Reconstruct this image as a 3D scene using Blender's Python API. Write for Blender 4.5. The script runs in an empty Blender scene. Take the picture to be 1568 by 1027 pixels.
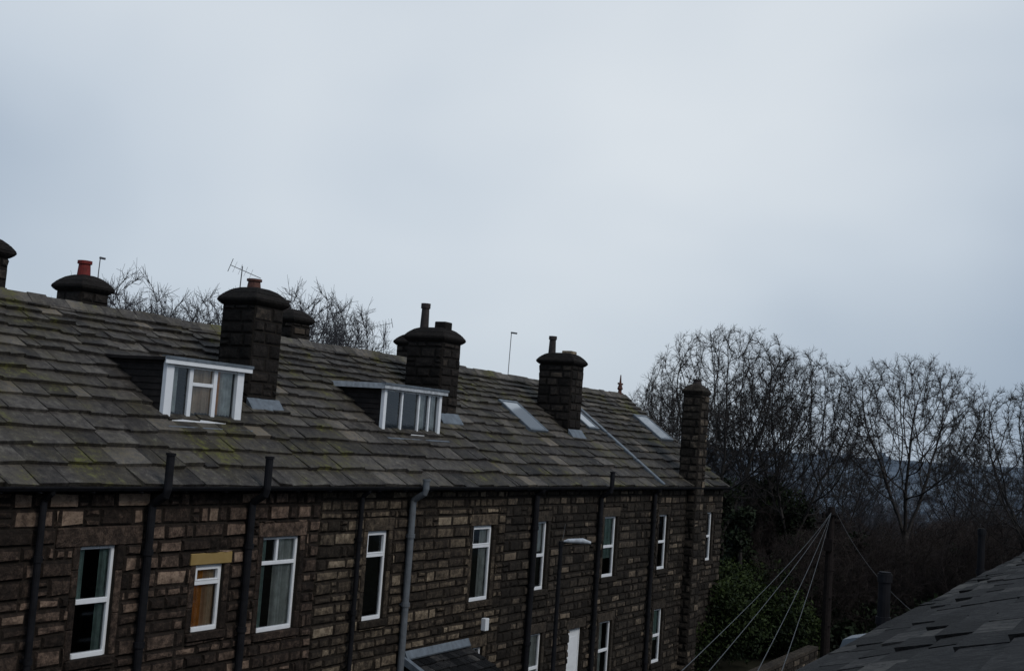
import bpy, math, random
import numpy as np
from mathutils import Vector, Matrix
random.seed(7); rng=np.random.default_rng(7)
scene=bpy.context.scene
# ------------------------------------------------------------------ helpers
class MB:
    def __init__(s): s.v=[];s.f=[];s.t=[];s.m=[]
    def face(s,pts,tone=0.5,mi=0):
        n=len(s.v); s.v+= [tuple(p) for p in pts]; s.f.append(tuple(range(n,n+len(pts)))); s.t.append(tone); s.m.append(mi)
    def hexa(s,p,tone=0.5,mi=0):
        n=len(s.v); s.v+=[tuple(q) for q in p]
        for f in ((3,2,1,0),(4,5,6,7),(0,1,5,4),(1,2,6,5),(2,3,7,6),(3,0,4,7)):
            s.f.append(tuple(n+i for i in f)); s.t.append(tone); s.m.append(mi)
    def box(s,x0,x1,y0,y1,z0,z1,tone=0.5,mi=0):
        s.hexa([(x0,y0,z0),(x1,y0,z0),(x1,y1,z0),(x0,y1,z0),(x0,y0,z1),(x1,y0,z1),(x1,y1,z1),(x0,y1,z1)],tone,mi)
    def tube(s,pts,rs,n=8,tone=0.5,mi=0,cap=True):
        rings=[]
        for i,p in enumerate(pts):
            p=Vector(p)
            a=Vector(pts[max(i-1,0)]); b=Vector(pts[min(i+1,len(pts)-1)])
            d=(b-a)
            if d.length<1e-6: d=Vector((0,0,1))
            d.normalize()
            q=Vector((1,0,0)) if abs(d.x)<0.9 else Vector((0,1,0))
            u=d.cross(q).normalized(); w=d.cross(u)
            st=len(s.v); r=rs[i] if hasattr(rs,'__len__') else rs
            for k in range(n):
                an=2*math.pi*k/n
                s.v.append(tuple(p+u*(r*math.cos(an))+w*(r*math.sin(an))))
            rings.append(st)
        for a,b in zip(rings,rings[1:]):
            for k in range(n):
                k2=(k+1)%n
                s.f.append((a+k,a+k2,b+k2,b+k)); s.t.append(tone); s.m.append(mi)
        if cap:
            s.f.append(tuple(rings[0]+k for k in range(n))[::-1]); s.t.append(tone); s.m.append(mi)
            s.f.append(tuple(rings[-1]+k for k in range(n))); s.t.append(tone); s.m.append(mi)
    def mesh(s,name,mats,smooth=False):
        me=bpy.data.meshes.new(name); me.from_pydata(s.v,[],s.f)
        for m in mats: me.materials.append(m)
        me.polygons.foreach_set('material_index',s.m)
        at=me.attributes.new('tone','FLOAT','FACE'); at.data.foreach_set('value',s.t)
        if smooth: me.polygons.foreach_set('use_smooth',[True]*len(s.f))
        me.update(); return me
    def obj(s,name,mats,parent=None,smooth=False):
        if not isinstance(mats,(list,tuple)): mats=[mats]
        o=bpy.data.objects.new(name,s.mesh(name,mats,smooth)); scene.collection.objects.link(o)
        if parent: o.parent=parent
        return o
def npmesh(name,V,Fq,mat,tone=None):
    me=bpy.data.meshes.new(name); k=Fq.shape[1]
    me.vertices.add(len(V)); me.vertices.foreach_set('co',V.astype(np.float32).ravel())
    me.loops.add(Fq.size); me.loops.foreach_set('vertex_index',Fq.astype(np.int32).ravel())
    me.polygons.add(len(Fq)); me.polygons.foreach_set('loop_start',np.arange(0,Fq.size,k,dtype=np.int32)); me.polygons.foreach_set('loop_total',np.full(len(Fq),k,dtype=np.int32))
    me.materials.append(mat); me.update(calc_edges=True)
    if tone is not None:
        at=me.attributes.new('tone','FLOAT','FACE'); at.data.foreach_set('value',tone.astype(np.float32))
    return me
def link(name,me,parent=None,loc=None,rot=0,sc=1):
    o=bpy.data.objects.new(name,me); scene.collection.objects.link(o)
    if parent: o.parent=parent
    if loc is not None: o.location=loc
    o.rotation_euler=(0,0,rot); o.scale=(sc,sc,sc) if not hasattr(sc,'__len__') else sc
    return o
def empty(name):
    o=bpy.data.objects.new(name,None); scene.collection.objects.link(o); return o
def bevel(o,w=0.01,seg=2):
    m=o.modifiers.new('b','BEVEL'); m.width=w; m.segments=seg; m.limit_method='ANGLE'; return o

class NT:
    def __init__(s,name):
        s.mat=bpy.data.materials.new(name); s.mat.use_nodes=True; s.t=s.mat.node_tree; s.n=s.t.nodes; s.b=s.n['Principled BSDF']
        s.geo=s.n.new('ShaderNodeNewGeometry'); s.pos=s.geo.outputs['Position']
    def link(s,a,b): s.t.links.new(a,b)
    def attr(s):
        a=s.n.new('ShaderNodeAttribute'); a.attribute_name='tone'; return a.outputs['Fac']
    def noise(s,scale,detail=3,rough=.55,vec=None):
        n=s.n.new('ShaderNodeTexNoise'); n.inputs['Scale'].default_value=scale; n.inputs['Detail'].default_value=detail; n.inputs['Roughness'].default_value=rough
        s.link(vec or s.pos,n.inputs['Vector']); return n.outputs['Fac']
    def math(s,op,a,b=None,clamp=False):
        m=s.n.new('ShaderNodeMath'); m.operation=op; m.use_clamp=clamp
        for i,x in enumerate((a,b)):
            if x is None: continue
            if isinstance(x,(int,float)): m.inputs[i].default_value=x
            else: s.link(x,m.inputs[i])
        return m.outputs[0]
    def ramp(s,fac,stops):
        r=s.n.new('ShaderNodeValToRGB'); e=r.color_ramp.elements
        while len(e)<len(stops): e.new(0.5)
        for i,(p,c) in enumerate(stops): e[i].position=p; e[i].color=(*c,1) if len(c)==3 else c
        s.link(fac,r.inputs[0]); return r.outputs[0]
    def mix(s,fac,a,b,mode='MIX'):
        m=s.n.new('ShaderNodeMix'); m.data_type='RGBA'; m.blend_type=mode
        ii=[i for i in m.inputs if i.enabled]
        def st(k,x):
            if isinstance(x,(int,float)): ii[k].default_value=x
            elif isinstance(x,tuple): ii[k].default_value=(*x,1)
            else: s.link(x,ii[k])
        st(0,fac);st(1,a);st(2,b); return [o for o in m.outputs if o.enabled][0]
    def bump(s,h,strength=.4,dist=.02):
        b=s.n.new('ShaderNodeBump'); b.inputs['Strength'].default_value=strength; b.inputs['Distance'].default_value=dist
        s.link(h,b.inputs['Height']); s.link(b.outputs[0],s.b.inputs['Normal'])
    def fin(s,col,rough=.8,spec=.3):
        if isinstance(col,tuple): s.b.inputs['Base Color'].default_value=(*col,1)
        else: s.link(col,s.b.inputs['Base Color'])
        if isinstance(rough,(int,float)): s.b.inputs['Roughness'].default_value=rough
        else: s.link(rough,s.b.inputs['Roughness'])
        s.b.inputs['Specular IOR Level'].default_value=spec
        return s.mat
def ramp01(n,f,a,b):
    m=n.n.new('ShaderNodeMapRange'); m.inputs[1].default_value=a; m.inputs[2].default_value=b; n.link(f,m.inputs[0]); return m.outputs[0]

def stone_mat(name,stops,soot=.6):
    n=NT(name); t=n.attr(); fine=n.noise(8,5,.8)
    f=n.math('ADD',t,n.math('MULTIPLY',n.math('SUBTRACT',fine,.5),1.7))
    c=n.ramp(f,stops)
    c=n.mix(n.math('MULTIPLY',ramp01(n,n.noise(.7,5,.7),.38,.66),soot),c,(.022,.018,.016))
    n.bump(fine,.9,.07)
    return n.fin(c,.92,.10)
M={}
M['stoneA']=stone_mat('sooty_sandstone_pink',[(0,(.014,.011,.009)),(.36,(.046,.033,.026)),(.58,(.112,.078,.059)),(.82,(.245,.168,.123)),(1,(.37,.265,.19))])
M['stoneB']=stone_mat('sooty_sandstone_buff',[(0,(.016,.013,.010)),(.36,(.052,.041,.031)),(.58,(.118,.091,.065)),(.82,(.245,.19,.130)),(1,(.40,.32,.225))])
M['stoneC']=stone_mat('sooty_sandstone_dark',[(0,(.014,.012,.010)),(.40,(.038,.032,.026)),(.7,(.092,.074,.057)),(1,(.25,.195,.14))],.5)
M['chim']=stone_mat('blackened_chimney_stone',[(0,(.010,.009,.008)),(.45,(.023,.020,.018)),(.8,(.048,.040,.034)),(1,(.10,.078,.058))],.5)
n=NT('mortar'); M['mortar']=n.fin(n.mix(n.noise(3,3),(.012,.010,.008),(.035,.028,.022)),.95,.1)
n=NT('yellow_stone'); M['yellow']=n.fin(n.mix(n.noise(8,3),(.24,.16,.055),(.34,.24,.10)),.9,.15)
n=NT('stone_slate')
fine=n.noise(6,5,.8); med=n.noise(.75,6,.78)
f=n.math('ADD',n.attr(),n.math('MULTIPLY',n.math('SUBTRACT',fine,.5),1.7))
c=n.ramp(f,[(0,(.015,.013,.012)),(.35,(.038,.033,.029)),(.60,(.070,.061,.053)),(.82,(.120,.107,.092)),(1,(.19,.155,.115))])
c=n.mix(n.math('MULTIPLY',ramp01(n,med,.46,.60),.6),c,(.058,.048,.024))
c=n.mix(n.math('MULTIPLY',ramp01(n,fine,.58,.70),.5),c,(.18,.178,.155))
c=n.mix(n.math('MULTIPLY',n.math('MULTIPLY',ramp01(n,med,.57,.65),ramp01(n,fine,.42,.6)),.8),c,(.115,.115,.022))
n.bump(fine,.8,.04); M['slate']=n.fin(c,.72,.2)
n=NT('wet_slate_near'); fine=n.noise(12,5,.78)
c=n.ramp(n.math('ADD',n.attr(),n.math('MULTIPLY',n.math('SUBTRACT',fine,.5),1.6)),[(0,(.003,.003,.003)),(.45,(.011,.011,.0115)),(.7,(.027,.026,.026)),(1,(.08,.075,.068))])
n.bump(fine,.9,.04); M['slate2']=n.fin(c,.75,.13)
def plain(name,col,rough=.5,spec=.4,var=.15,sc=6):
    n=NT(name); c=n.mix(ramp01(n,n.noise(sc,3,.65),.3,.7),tuple(x*(1-var) for x in col),tuple(min(1,x*(1+var)) for x in col)); return n.fin(c,rough,spec)
M['black']=plain('black_pipe',(.010,.010,.012),.75,.15,.4)
M['greypipe']=plain('grey_pipe',(.12,.13,.14),.5,.4,.25)
M['white']=plain('white_upvc',(.80,.81,.82),.4,.4,.05,4)
M['whitewood']=plain('weathered_white_paint',(.42,.44,.46),.7,.3,.3,9)
M['lead']=plain('lead_flashing',(.12,.14,.16),.55,.4,.3)
M['cheek']=plain('dormer_cheek',(.018,.015,.014),.7,.2,.4)
M['dark']=plain('dark_interior',(.05,.05,.048),.9,.1,.3)
M['pot']=plain('red_chimney_pot',(.16,.020,.016),.7,.3,.3)
M['potbrown']=plain('brown_chimney_pot',(.09,.040,.03),.8,.3,.4)
M['potdark']=plain('sooty_chimney_pot',(.035,.028,.026),.8,.3,.4)
M['metal']=plain('aerial_metal',(.08,.08,.085),.5,.5,.2)
M['wire']=plain('wire_sheath',(.055,.058,.062),.5,.4,.2)
M['curtain']=plain('net_curtain',(.66,.68,.64),.9,.1,.25,5)
M['orange']=plain('orange_curtain',(.75,.33,.08),.9,.1,.3,5)
M['cream']=plain('cream_blind',(.72,.54,.36),.9,.1,.2,4)
M['teal']=plain('green_curtain',(.36,.48,.43),.9,.1,.3,5)
M['wood']=plain('pole_wood',(.020,.016,.015),.95,.05,.3,12)
M['terracotta']=plain('terracotta',(.09,.04,.03),.8,.2,.3)
M['asphalt']=plain('asphalt',(.05,.05,.05),.85,.2,.2,8)
M['kerb']=plain('kerb_stone',(.18,.17,.15),.9,.2,.2,4)
n=NT('window_glass')
for q in list(n.n):
    if q.type=='BSDF_PRINCIPLED': n.n.remove(q)
tr=n.n.new('ShaderNodeBsdfTransparent'); tr.inputs[0].default_value=(.88,.90,.90,1)
gl=n.n.new('ShaderNodeBsdfGlossy'); gl.inputs['Roughness'].default_value=.03; gl.inputs[0].default_value=(.85,.9,.93,1)
fr=n.n.new('ShaderNodeFresnel'); fr.inputs[0].default_value=1.7
mx=n.n.new('ShaderNodeMixShader'); out=[q for q in n.n if q.type=='OUTPUT_MATERIAL'][0]
n.link(fr.outputs[0],mx.inputs[0]); n.link(tr.outputs[0],mx.inputs[1]); n.link(gl.outputs[0],mx.inputs[2]); n.link(mx.outputs[0],out.inputs[0])
M['glass']=n.mat
M['bark']=plain('bark',(.040,.036,.034),.95,.1,.3,2)
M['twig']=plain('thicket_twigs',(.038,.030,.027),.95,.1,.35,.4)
M['hazetwig']=plain('hazed_woodland_twigs',(.062,.060,.065),.95,.1,.3,.1)  # paler, bluer than the thicket: distance haze put into the twig colour
def leafmat(name,a,b):
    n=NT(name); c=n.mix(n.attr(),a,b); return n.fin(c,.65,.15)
M['leaf']=leafmat('evergreen_leaves',(.006,.011,.004),(.034,.050,.011))
M['ivy']=leafmat('ivy_leaves',(.006,.009,.005),(.022,.033,.013))

# ------------------------------------------------------------------ camera
th,ph,ro=[math.radians(a) for a in (28.967,4.923,4.044)]
F=Vector((-math.sin(th)*math.cos(ph),math.cos(th)*math.cos(ph),math.sin(ph)))
R=Vector((math.cos(th),math.sin(th),0)); U=R.cross(F)
R2=R*math.cos(ro)+U*math.sin(ro); U2=U*math.cos(ro)-R*math.sin(ro)
cam=bpy.data.objects.new('camera',bpy.data.cameras.new('camera')); scene.collection.objects.link(cam)
cam.matrix_world=Matrix(((R2.x,U2.x,-F.x,15.),(R2.y,U2.y,-F.y,0.),(R2.z,U2.z,-F.z,7.7),(0,0,0,1)))
cam.data.sensor_width=36; cam.data.lens=1860/1568*36; cam.data.clip_end=9000; cam.data.clip_start=.05
scene.camera=cam

# ------------------------------------------------------------------ terrace
XE,ZE,XR,ZR=0.2,6.55,-4.2,9.72
SL=math.hypot(XE-XR,ZR-ZE); dsx=(XR-XE)/SL; dsz=(ZR-ZE)/SL; nx,nz=dsz,-dsx
def rp(s,y,h=0): return (XE+dsx*s+nx*h, y, ZE+dsz*s+nz*h)
def roofz(x): return ZE+(XE-x)*(ZR-ZE)/(XE-XR)

def slates(y0,y1,mat,parent,name='roof_slates',e0=.50,e1=.24,wr=(.30,.80),P=rp,S=SL,th_=.030,tm=.42,tsd=.17,jt=1.0):
    mb=MB(); s=-.05
    while s<S-.02:
        e=e0+(e1-e0)*max(s,0)/S; e*=random.uniform(.93,1.07); s1=min(s+e,S)
        y=y0-random.uniform(0,.5); row=random.uniform(-.06,.06)
        while y<y1:
            w=random.uniform(*wr)*(1.1-.3*s/S); a=max(y,y0); b=min(y+w,y1)
            if b-a>.06:
                t=th_*random.uniform(.7,1.7); j=random.uniform(-.03,.03)*jt; l=random.uniform(0,.02)*jt; tw=random.uniform(-.014,.014)*jt
                if random.random()<.05: j-=.06*jt; l+=.025*jt
                tone=min(1,max(0,random.gauss(tm,tsd)+row))
                if random.random()<.025: tone=random.uniform(.8,1)
                g=.007
                mb.hexa([P(s+j-tw,a+g,.0),P(s+j+tw,b-g,.0),P(s1+.08,b-g,-.03),P(s1+.08,a+g,-.03),
                         P(s+j-tw,a+g,.03+t+l),P(s+j+tw,b-g,.03+t+l+tw),P(s1+.08,b-g,.0),P(s1+.08,a+g,.0)],tone)
            y+=w
        s=s1
    return mb.obj(name,mat,parent)

def blockwall(mb,y0,y1,z0,z1,excl,X=lambda y,z,h:(h,y,z),hr=(.17,.3),wr=(.2,.78),tmu=.42,tsd=.17,proj=.036):
    z=z0
    while z<z1-.01:
        h=random.uniform(*hr); zt=min(z+h,z1)
        if z1-zt<.08: zt=z1
        y=y0
        while y<y1-.01:
            w=random.uniform(*wr); b=min(y+w,y1)
            if y1-b<.12: b=y1
            segs=[(y,b,z,zt)]
            if w<.36 and zt-z>.25 and random.random()<.4: segs=[(y,b,z,(z+zt)/2),(y,b,(z+zt)/2,zt)]
            for (a0,a1,c0,c1) in excl:
                ns=[]
                for (p,q,r,s) in segs:
                    if q<=a0 or p>=a1 or s<=c0 or r>=c1: ns.append((p,q,r,s)); continue
                    if p<a0: ns.append((p,a0,r,s))
                    if q>a1: ns.append((a1,q,r,s))
                    pp,qq=max(p,a0),min(q,a1)
                    if r<c0: ns.append((pp,qq,r,c0))
                    if s>c1: ns.append((pp,qq,c1,s))
                segs=ns
            tone=min(1,max(0,random.gauss(tmu,tsd)))
            if random.random()<.06: tone=random.uniform(.7,.95)
            for (p,q,r,s) in segs:
                if q-p<.04 or s-r<.03: continue
                g=.009; d=proj*random.uniform(.5,1.6); iv=min(.036,(s-r)*.25,(q-p)*.25)
                jj=lambda:random.uniform(-.014,.014)
                o=[(p+g,r+g),(q-g,r+g),(q-g,s-g),(p+g,s-g)]
                i_=[(p+iv+g+jj(),r+iv+g+jj()),(q-iv-g+jj(),r+iv+g+jj()),(q-iv-g+jj(),s-iv-g+jj()),(p+iv+g+jj(),s-iv-g+jj())]
                cx,cz=(p+q)/2+jj()*3,(r+s)/2+jj()*2
                base=len(mb.v)
                mb.v+=[X(a,c,.001) for a,c in o]+[X(a,c,d+jj()*.5) for a,c in i_]+[X(cx,cz,d+.012)]
                for k in range(4):
                    k2=(k+1)%4
                    mb.f.append((base+4+k,base+4+k2,base+8)); mb.t.append(tone); mb.m.append(0)
                    mb.f.append((base+k,base+k2,base+4+k2,base+4+k)); mb.t.append(tone*.3); mb.m.append(0)
            y=b
        z=zt

def back_wall(mb,y0,y1,z0,z1,ops,x=0.0,depth=.16,mi=0):
    ys=sorted({y0,y1,*[v for o in ops for v in o[:2]]}); zs=sorted({z0,z1,*[v for o in ops for v in o[2:4]]})
    for a,b in zip(ys,ys[1:]):
        for c,d in zip(zs,zs[1:]):
            my,mz=(a+b)/2,(c+d)/2
            if any(o[0]<my<o[1] and o[2]<mz<o[3] for o in ops): continue
            mb.face([(x,a,c),(x,b,c),(x,b,d),(x,a,d)],.3,mi)
    for o in ops:
        a,b,c,d=o[:4]; xi=x-depth
        for q in ([(x,a,c),(x,b,c),(xi,b,c),(xi,a,c)],[(x,a,d),(x,b,d),(xi,b,d),(xi,a,d)],[(x,a,c),(x,a,d),(xi,a,d),(xi,a,c)],[(x,b,c),(x,b,d),(xi,b,d),(xi,b,c)]):
            mb.face(q,.3,mi)

def curtain(mb,x,y0,y1,z0,z1,mi=0,amp=.025,wl=.09):
    n=max(4,int((y1-y0)/.02)); p=random.uniform(0,6)
    prev=None
    for i in range(n+1):
        y=y0+(y1-y0)*i/n; xx=x+amp*math.sin(p+y*2*math.pi/wl)*(1+.5*math.sin(y*23))
        if prev: mb.face([(prev[0],prev[1],z0),(xx,y,z0),(xx,y,z1),(prev[0],prev[1],z1)],.5,mi)
        prev=(xx,y)

def window(parent,y0,y1,z0,z1,style='sash',cur=None,x=0.0,name='window',mid=.5,fw=.06):
    xf,xb=x-.06,x-.125
    mb=MB(); B=mb.box
    B(xb,xf,y0,y0+fw,z0,z1); B(xb,xf,y1-fw,y1,z0,z1); B(xb,xf,y0+fw,y1-fw,z1-fw,z1); B(xb,xf+.03,y0+fw,y1-fw,z0,z0+fw*1.3)
    zm=z0+(z1-z0)*mid
    if style=='sash':
        B(xb,xf+.012,y0+fw,y1-fw,zm-.04,zm+.04)
    elif style=='top':
        zm=z1-(z1-z0)*.28; B(xb,xf+.012,y0+fw,y1-fw,zm-.035,zm+.035)
        B(xb+.01,xf+.02,y0+fw+.003,y0+fw+.045,zm+.035,z1-fw);B(xb+.01,xf+.02,y1-fw-.045,y1-fw-.003,zm+.035,z1-fw)
        B(xb+.01,xf+.02,y0+fw+.045,y1-fw-.045,zm+.035,zm+.065);B(xb+.01,xf+.02,y0+fw+.045,y1-fw-.045,z1-fw-.04,z1-fw)
    elif style=='tee':
        zm=z1-(z1-z0)*.28; B(xb,xf+.012,y0+fw,y1-fw,zm-.035,zm+.035); ym=y0+(y1-y0)*.45
        B(xb,xf+.006,ym-.03,ym+.03,zm+.035,z1-fw)
    o=mb.obj(name+'_frame',M['white'],parent); bevel(o,.006,1)
    gm=MB(); gm.face([(x-.10,y0+fw*.5,z0+fw*.5),(x-.10,y1-fw*.5,z0+fw*.5),(x-.10,y1-fw*.5,z1-fw*.5),(x-.10,y0+fw*.5,z1-fw*.5)])
    gm.obj(name+'_glass',M['glass'],parent)
    im=MB(); xr=x-1.6; a,b,c,d=y0-.3,y1+.3,z0-.25,z1+.15
    im.face([(xr,a,c),(xr,b,c),(xr,b,d),(xr,a,d)])
    for q in ([(xr,a,c),(x-.165,a,c),(x-.165,b,c),(xr,b,c)],[(xr,a,d),(x-.165,a,d),(x-.165,b,d),(xr,b,d)],[(xr,a,c),(x-.165,a,c),(x-.165,a,d),(xr,a,d)],[(xr,b,c),(x-.165,b,c),(x-.165,b,d),(xr,b,d)]): im.face(q)
    im.obj(name+'_room',M['dark'],parent)
    if cur:
        for (f0,f1,g0,g1,mn) in cur:
            c1=MB(); curtain(c1,x-.165,y0+(y1-y0)*f0,y0+(y1-y0)*f1,z0+(z1-z0)*g0,z0+(z1-z0)*g1)
            c1.obj(name+'_curtain',M[mn],parent)

def pipe(parent,y,ztop,zbot=0,mat='black',x=.13,r=.055,name='drainpipe',collars=True,vent=None):
    mb=MB(); mb.tube([(x,y,zbot),(x,y,ztop)],r,12)
    z=zbot+.9
    while z<min(ztop,6.3):
        mb.tube([(x,y,z),(x,y,z+.09)],r*1.3,12)
        mb.box(.0,x,y-.05,y+.05,z+.02,z+.06); z+=1.5
    if vent:
        mb.tube([(x,y,ztop-.02),(x+.02,y,ztop+.04),(x+.28,y,ztop+.2),(x+.31,y,ztop+.3),(x+.31,y,vent)],[r*.98]*5,12)
        mb.tube([(x+.31,y,vent-.04),(x+.31,y,vent)],r*1.2,12)
    else:
        mb.tube([(x,y,ztop-.02),(x+.02,y,ztop+.03),(.29,y,6.44),(.30,y,6.48)],[r*.9]*4,12)
    return mb.obj(name,M[mat],parent,False)

W=[(6.0,7.0,3.75,5.58,'sash',None),(8.7,9.4,4.0,5.15,'top',None),(10.3,11.4,3.75,5.57,'tee',None),
 (13.69,14.45,3.83,5.58,'sash',[(.03,.3,.5,.97,'teal'),(.75,.97,.03,.97,'teal')]),
 (16.3,17.03,3.98,5.15,'top',[(0.05,.55,0.03,.97,'orange'),(.55,.95,0.03,.97,'cream')]),
 (18.05,19.15,3.79,5.57,'tee',[(.03,.25,0.03,.97,'teal'),(.5,.97,0.03,.97,'curtain')]),
 (21.42,22.2,3.69,5.58,'top',[(.03,.3,0.1,.97,'teal')]),
 (25.85,26.84,3.73,5.57,'top',[(.03,.2,0.03,.97,'teal'),(.6,.97,0.03,.97,'curtain')]),
 (29.27,29.87,3.76,5.59,'sash',[(.1,.9,.55,.97,'curtain')]),
 (33.6,34.54,3.82,5.63,'sash',[(.1,.9,.3,.97,'teal')]),
 (38.0,38.8,3.8,5.6,'sash',[(.1,.5,.1,.97,'curtain')]),
 (25.8,26.7,.75,2.6,'sash',None),(29.2,29.95,.75,2.6,'sash',[(0.03,.9,0.03,.97,'curtain')]),(33.7,34.6,.75,2.5,'sash',[(0.03,.6,0.03,.97,'curtain')]),(38.0,38.8,.75,2.5,'sash',[(.1,.9,.4,.97,'teal')]),
 (13.5,14.5,.75,2.6,'sash',None),(18.1,19.1,.75,2.6,'sash',None),(42.7,43.3,3.85,5.6,'sash',None)]
Hs=[(4.3,12.0,'stoneA'),(12.0,19.7,'stoneA'),(19.7,27.4,'stoneB'),(27.4,37.7,'stoneC'),(37.7,44.3,'stoneC')]
houses=[]
for hi,(ya,yb,sm) in enumerate(Hs):
    P=empty('terraced_house'); houses.append(P)
    ws=[w for w in W if ya<w[0]<yb]
    ops=[w[:4] for w in ws]; doors=[]
    if hi==3: doors.append((31.6,32.5,.25,2.5)) 
    if hi==1: doors.append((16.1,17.0,.15,2.3))
    allo=ops+doors
    mb=MB(); back_wall(mb,ya,yb,0,6.5,allo); mb.face([(-8.6,ya,0),(-8.6,yb,0),(-8.6,yb,6.5),(-8.6,ya,6.5)],.3)
    mb.obj('wall_core',M['mortar'],P)
    ex=[]; tr=MB(); ty=MB()
    for k,o in enumerate(allo):
        a,b,c,d=o; lh=.27
        if abs(a-13.69)<.01: lh=.3
        tgt=ty if (hi==1 and abs(a-16.3)<.01) else tr
        ww=.16 if k!=0 or hi!=1 else .5
        tgt.box(-.02,.035,a-ww,b+ww,d,d+lh*(.75 if tgt is ty else 1),random.uniform(.42,.62)); ex.append((a-ww-.005,b+ww+.005,d-.001,d+lh*(.75 if tgt is ty else 1)+.004))
        if k<len(ops):
            tr.box(-.15,.07,a-.12,b+.12,c-.14,c-.001,random.uniform(.1,.4)); ex.append((a-.125,b+.125,c-.144,c))
        ex.append((a,b,c,d))
        if random.random()<.6 or hi<3:
            for (p,q) in ((a-.14,a-.004),(b+.004,b+.14)):
                zz=c
                while zz<d-.01:
                    zt=min(zz+random.uniform(.3,.7),d)
                    if d-zt<.2: zt=d
                    tr.box(-.02,.022,p,q,zz+.005,zt-.005,random.uniform(.1,.6)); zz=zt
                ex.append((p-.004,q+.004,c,d))
    o=tr.obj('lintels_and_sills',M[sm],P); bevel(o,.012,1)
    if ty.v: bevel(ty.obj('yellow_lintel',M['yellow'],P),.01,1)
    mb=MB(); blockwall(mb,ya,yb,.0,6.44,ex,tmu=(.47,.48,.50,.46,.44)[hi],tsd=.18); mb.obj('stone_blocks',M[sm],P)
    for w in ws: window(P,*w[:4],style=w[4],cur=w[5])
    for d in doors:
        m=MB(); m.box(-.13,-.09,d[0]+.06,d[1]-.06,d[2],d[3]-.06); m.box(-.14,-.07,d[0],d[0]+.06,d[2],d[3]);m.box(-.14,-.07,d[1]-.06,d[1],d[2],d[3]);m.box(-.14,-.07,d[0]+.06,d[1]-.06,d[3]-.06,d[3])
        for zz in (.15,1.15): m.box(-.09,-.08,d[0]+.18,d[1]-.18,d[2]+zz,d[2]+zz+.85)
        bevel(m.obj('door',M['white'],P),.006,1)
    mb=MB()
    mb.face([rp(0,ya,-.02),rp(0,yb,-.02),rp(SL,yb,-.02),rp(SL,ya,-.02)]); xb=2*XR-XE
    mb.face([(XR,ya,ZR-.02),(XR,yb,ZR-.02),(xb,yb,ZE-.02),(xb,ya,ZE-.02)])
    mb.obj('roof_deck',M['mortar'],P)
    slates(ya,yb,M['slate'],P,tm=(.46,.46,.48,.42,.38)[hi])
    slates(ya,yb,M['slate'],P,'rear_roof_slates',P=lambda s,y,h:(2*XR-rp(s,y,h)[0],y,rp(s,y,h)[2]))
    mb=MB(); y=ya
    while y<yb-.05:
        b=min(y+.45,yb)
        j=random.uniform(-.025,.025); tone=random.uniform(.45,.85)
        pts=[(XR-.2,ZR-.11),(XR,ZR+.07+j),(XR+.2,ZR-.11),(XR+.2,ZR-.06),(XR,ZR+.12+j),(XR-.2,ZR-.06)]
        for (p,q) in ((0,1),(1,2)):
            o1={0:5,1:4,2:3}
            mb.hexa([(pts[p][0],y+.005,pts[p][1]),(pts[q][0],y+.005,pts[q][1]),(pts[q][0],b-.005,pts[q][1]),(pts[p][0],b-.005,pts[p][1]),
                     (pts[o1[p]][0],y+.005,pts[o1[p]][1]),(pts[o1[q]][0],y+.005,pts[o1[q]][1]),(pts[o1[q]][0],b-.005,pts[o1[q]][1]),(pts[o1[p]][0],b-.005,pts[o1[p]][1])],tone)
        y=b
    mb.obj('ridge_tiles',M['slate'],P)
    mb=MB(); N=8; gx,gz_,gr=.30,6.53,.075
    for k in range(N):
        a0=math.pi+math.pi*k/N; a1=math.pi+math.pi*(k+1)/N
        mb.face([(gx+gr*math.cos(a0),ya,gz_+gr*math.sin(a0)),(gx+gr*math.cos(a0),yb,gz_+gr*math.sin(a0)),(gx+gr*math.cos(a1),yb,gz_+gr*math.sin(a1)),(gx+gr*math.cos(a1),ya,gz_+gr*math.sin(a1))])
    mb.box(gx+gr,gx+gr+.012,ya,yb,gz_-.012,gz_+.012)
    mb.box(.0,.2,ya,yb,6.44,6.5)
    y=ya+.5
    while y<yb: mb.box(.2,gx+gr+.018,y-.015,y+.015,gz_-gr-.012,gz_-gr+.002); y+=1.0
    mb.obj('gutter',M['black'],P)
for (y,P) in ((44.3,houses[-1]),(4.3,houses[0])):
    mb=MB(); xb=2*XR-XE
    mb.face([(0,y,0),(-8.6,y,0),(-8.6,y,6.5),(XR,y,ZR-.05),(0,y,6.5)],.4); mb.obj('gable_wall',M['stoneC'],P)
mb=MB()
for (a,b) in ((0,1.3),(1.3,2.7),(2.7,4.2)):
    q=[rp(a+.01,37.6,.0),rp(a+.01,37.78,.0),rp(b-.01,37.78,.0),rp(b-.01,37.6,.0),rp(a+.01,37.6,.11),rp(a+.01,37.78,.11),rp(b-.01,37.78,.11),rp(b-.01,37.6,.11)]
    mb.hexa(q)
bevel(mb.obj('party_wall_coping',M['lead'],houses[4]),.02,1)
mb=MB(); mb.tube([(XR,43.7,9.7),(XR,43.7,9.95),(XR,43.7,10.0),(XR,43.7,10.15),(XR,43.7,10.2),(XR,43.7,10.55)],[.1,.07,.12,.07,.05,.02],8); mb.tube([(XR,43.5,10.2),(XR,43.9,10.2)],.04,6)
mb.obj('ridge_finial',M['terracotta'],houses[4])
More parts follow.
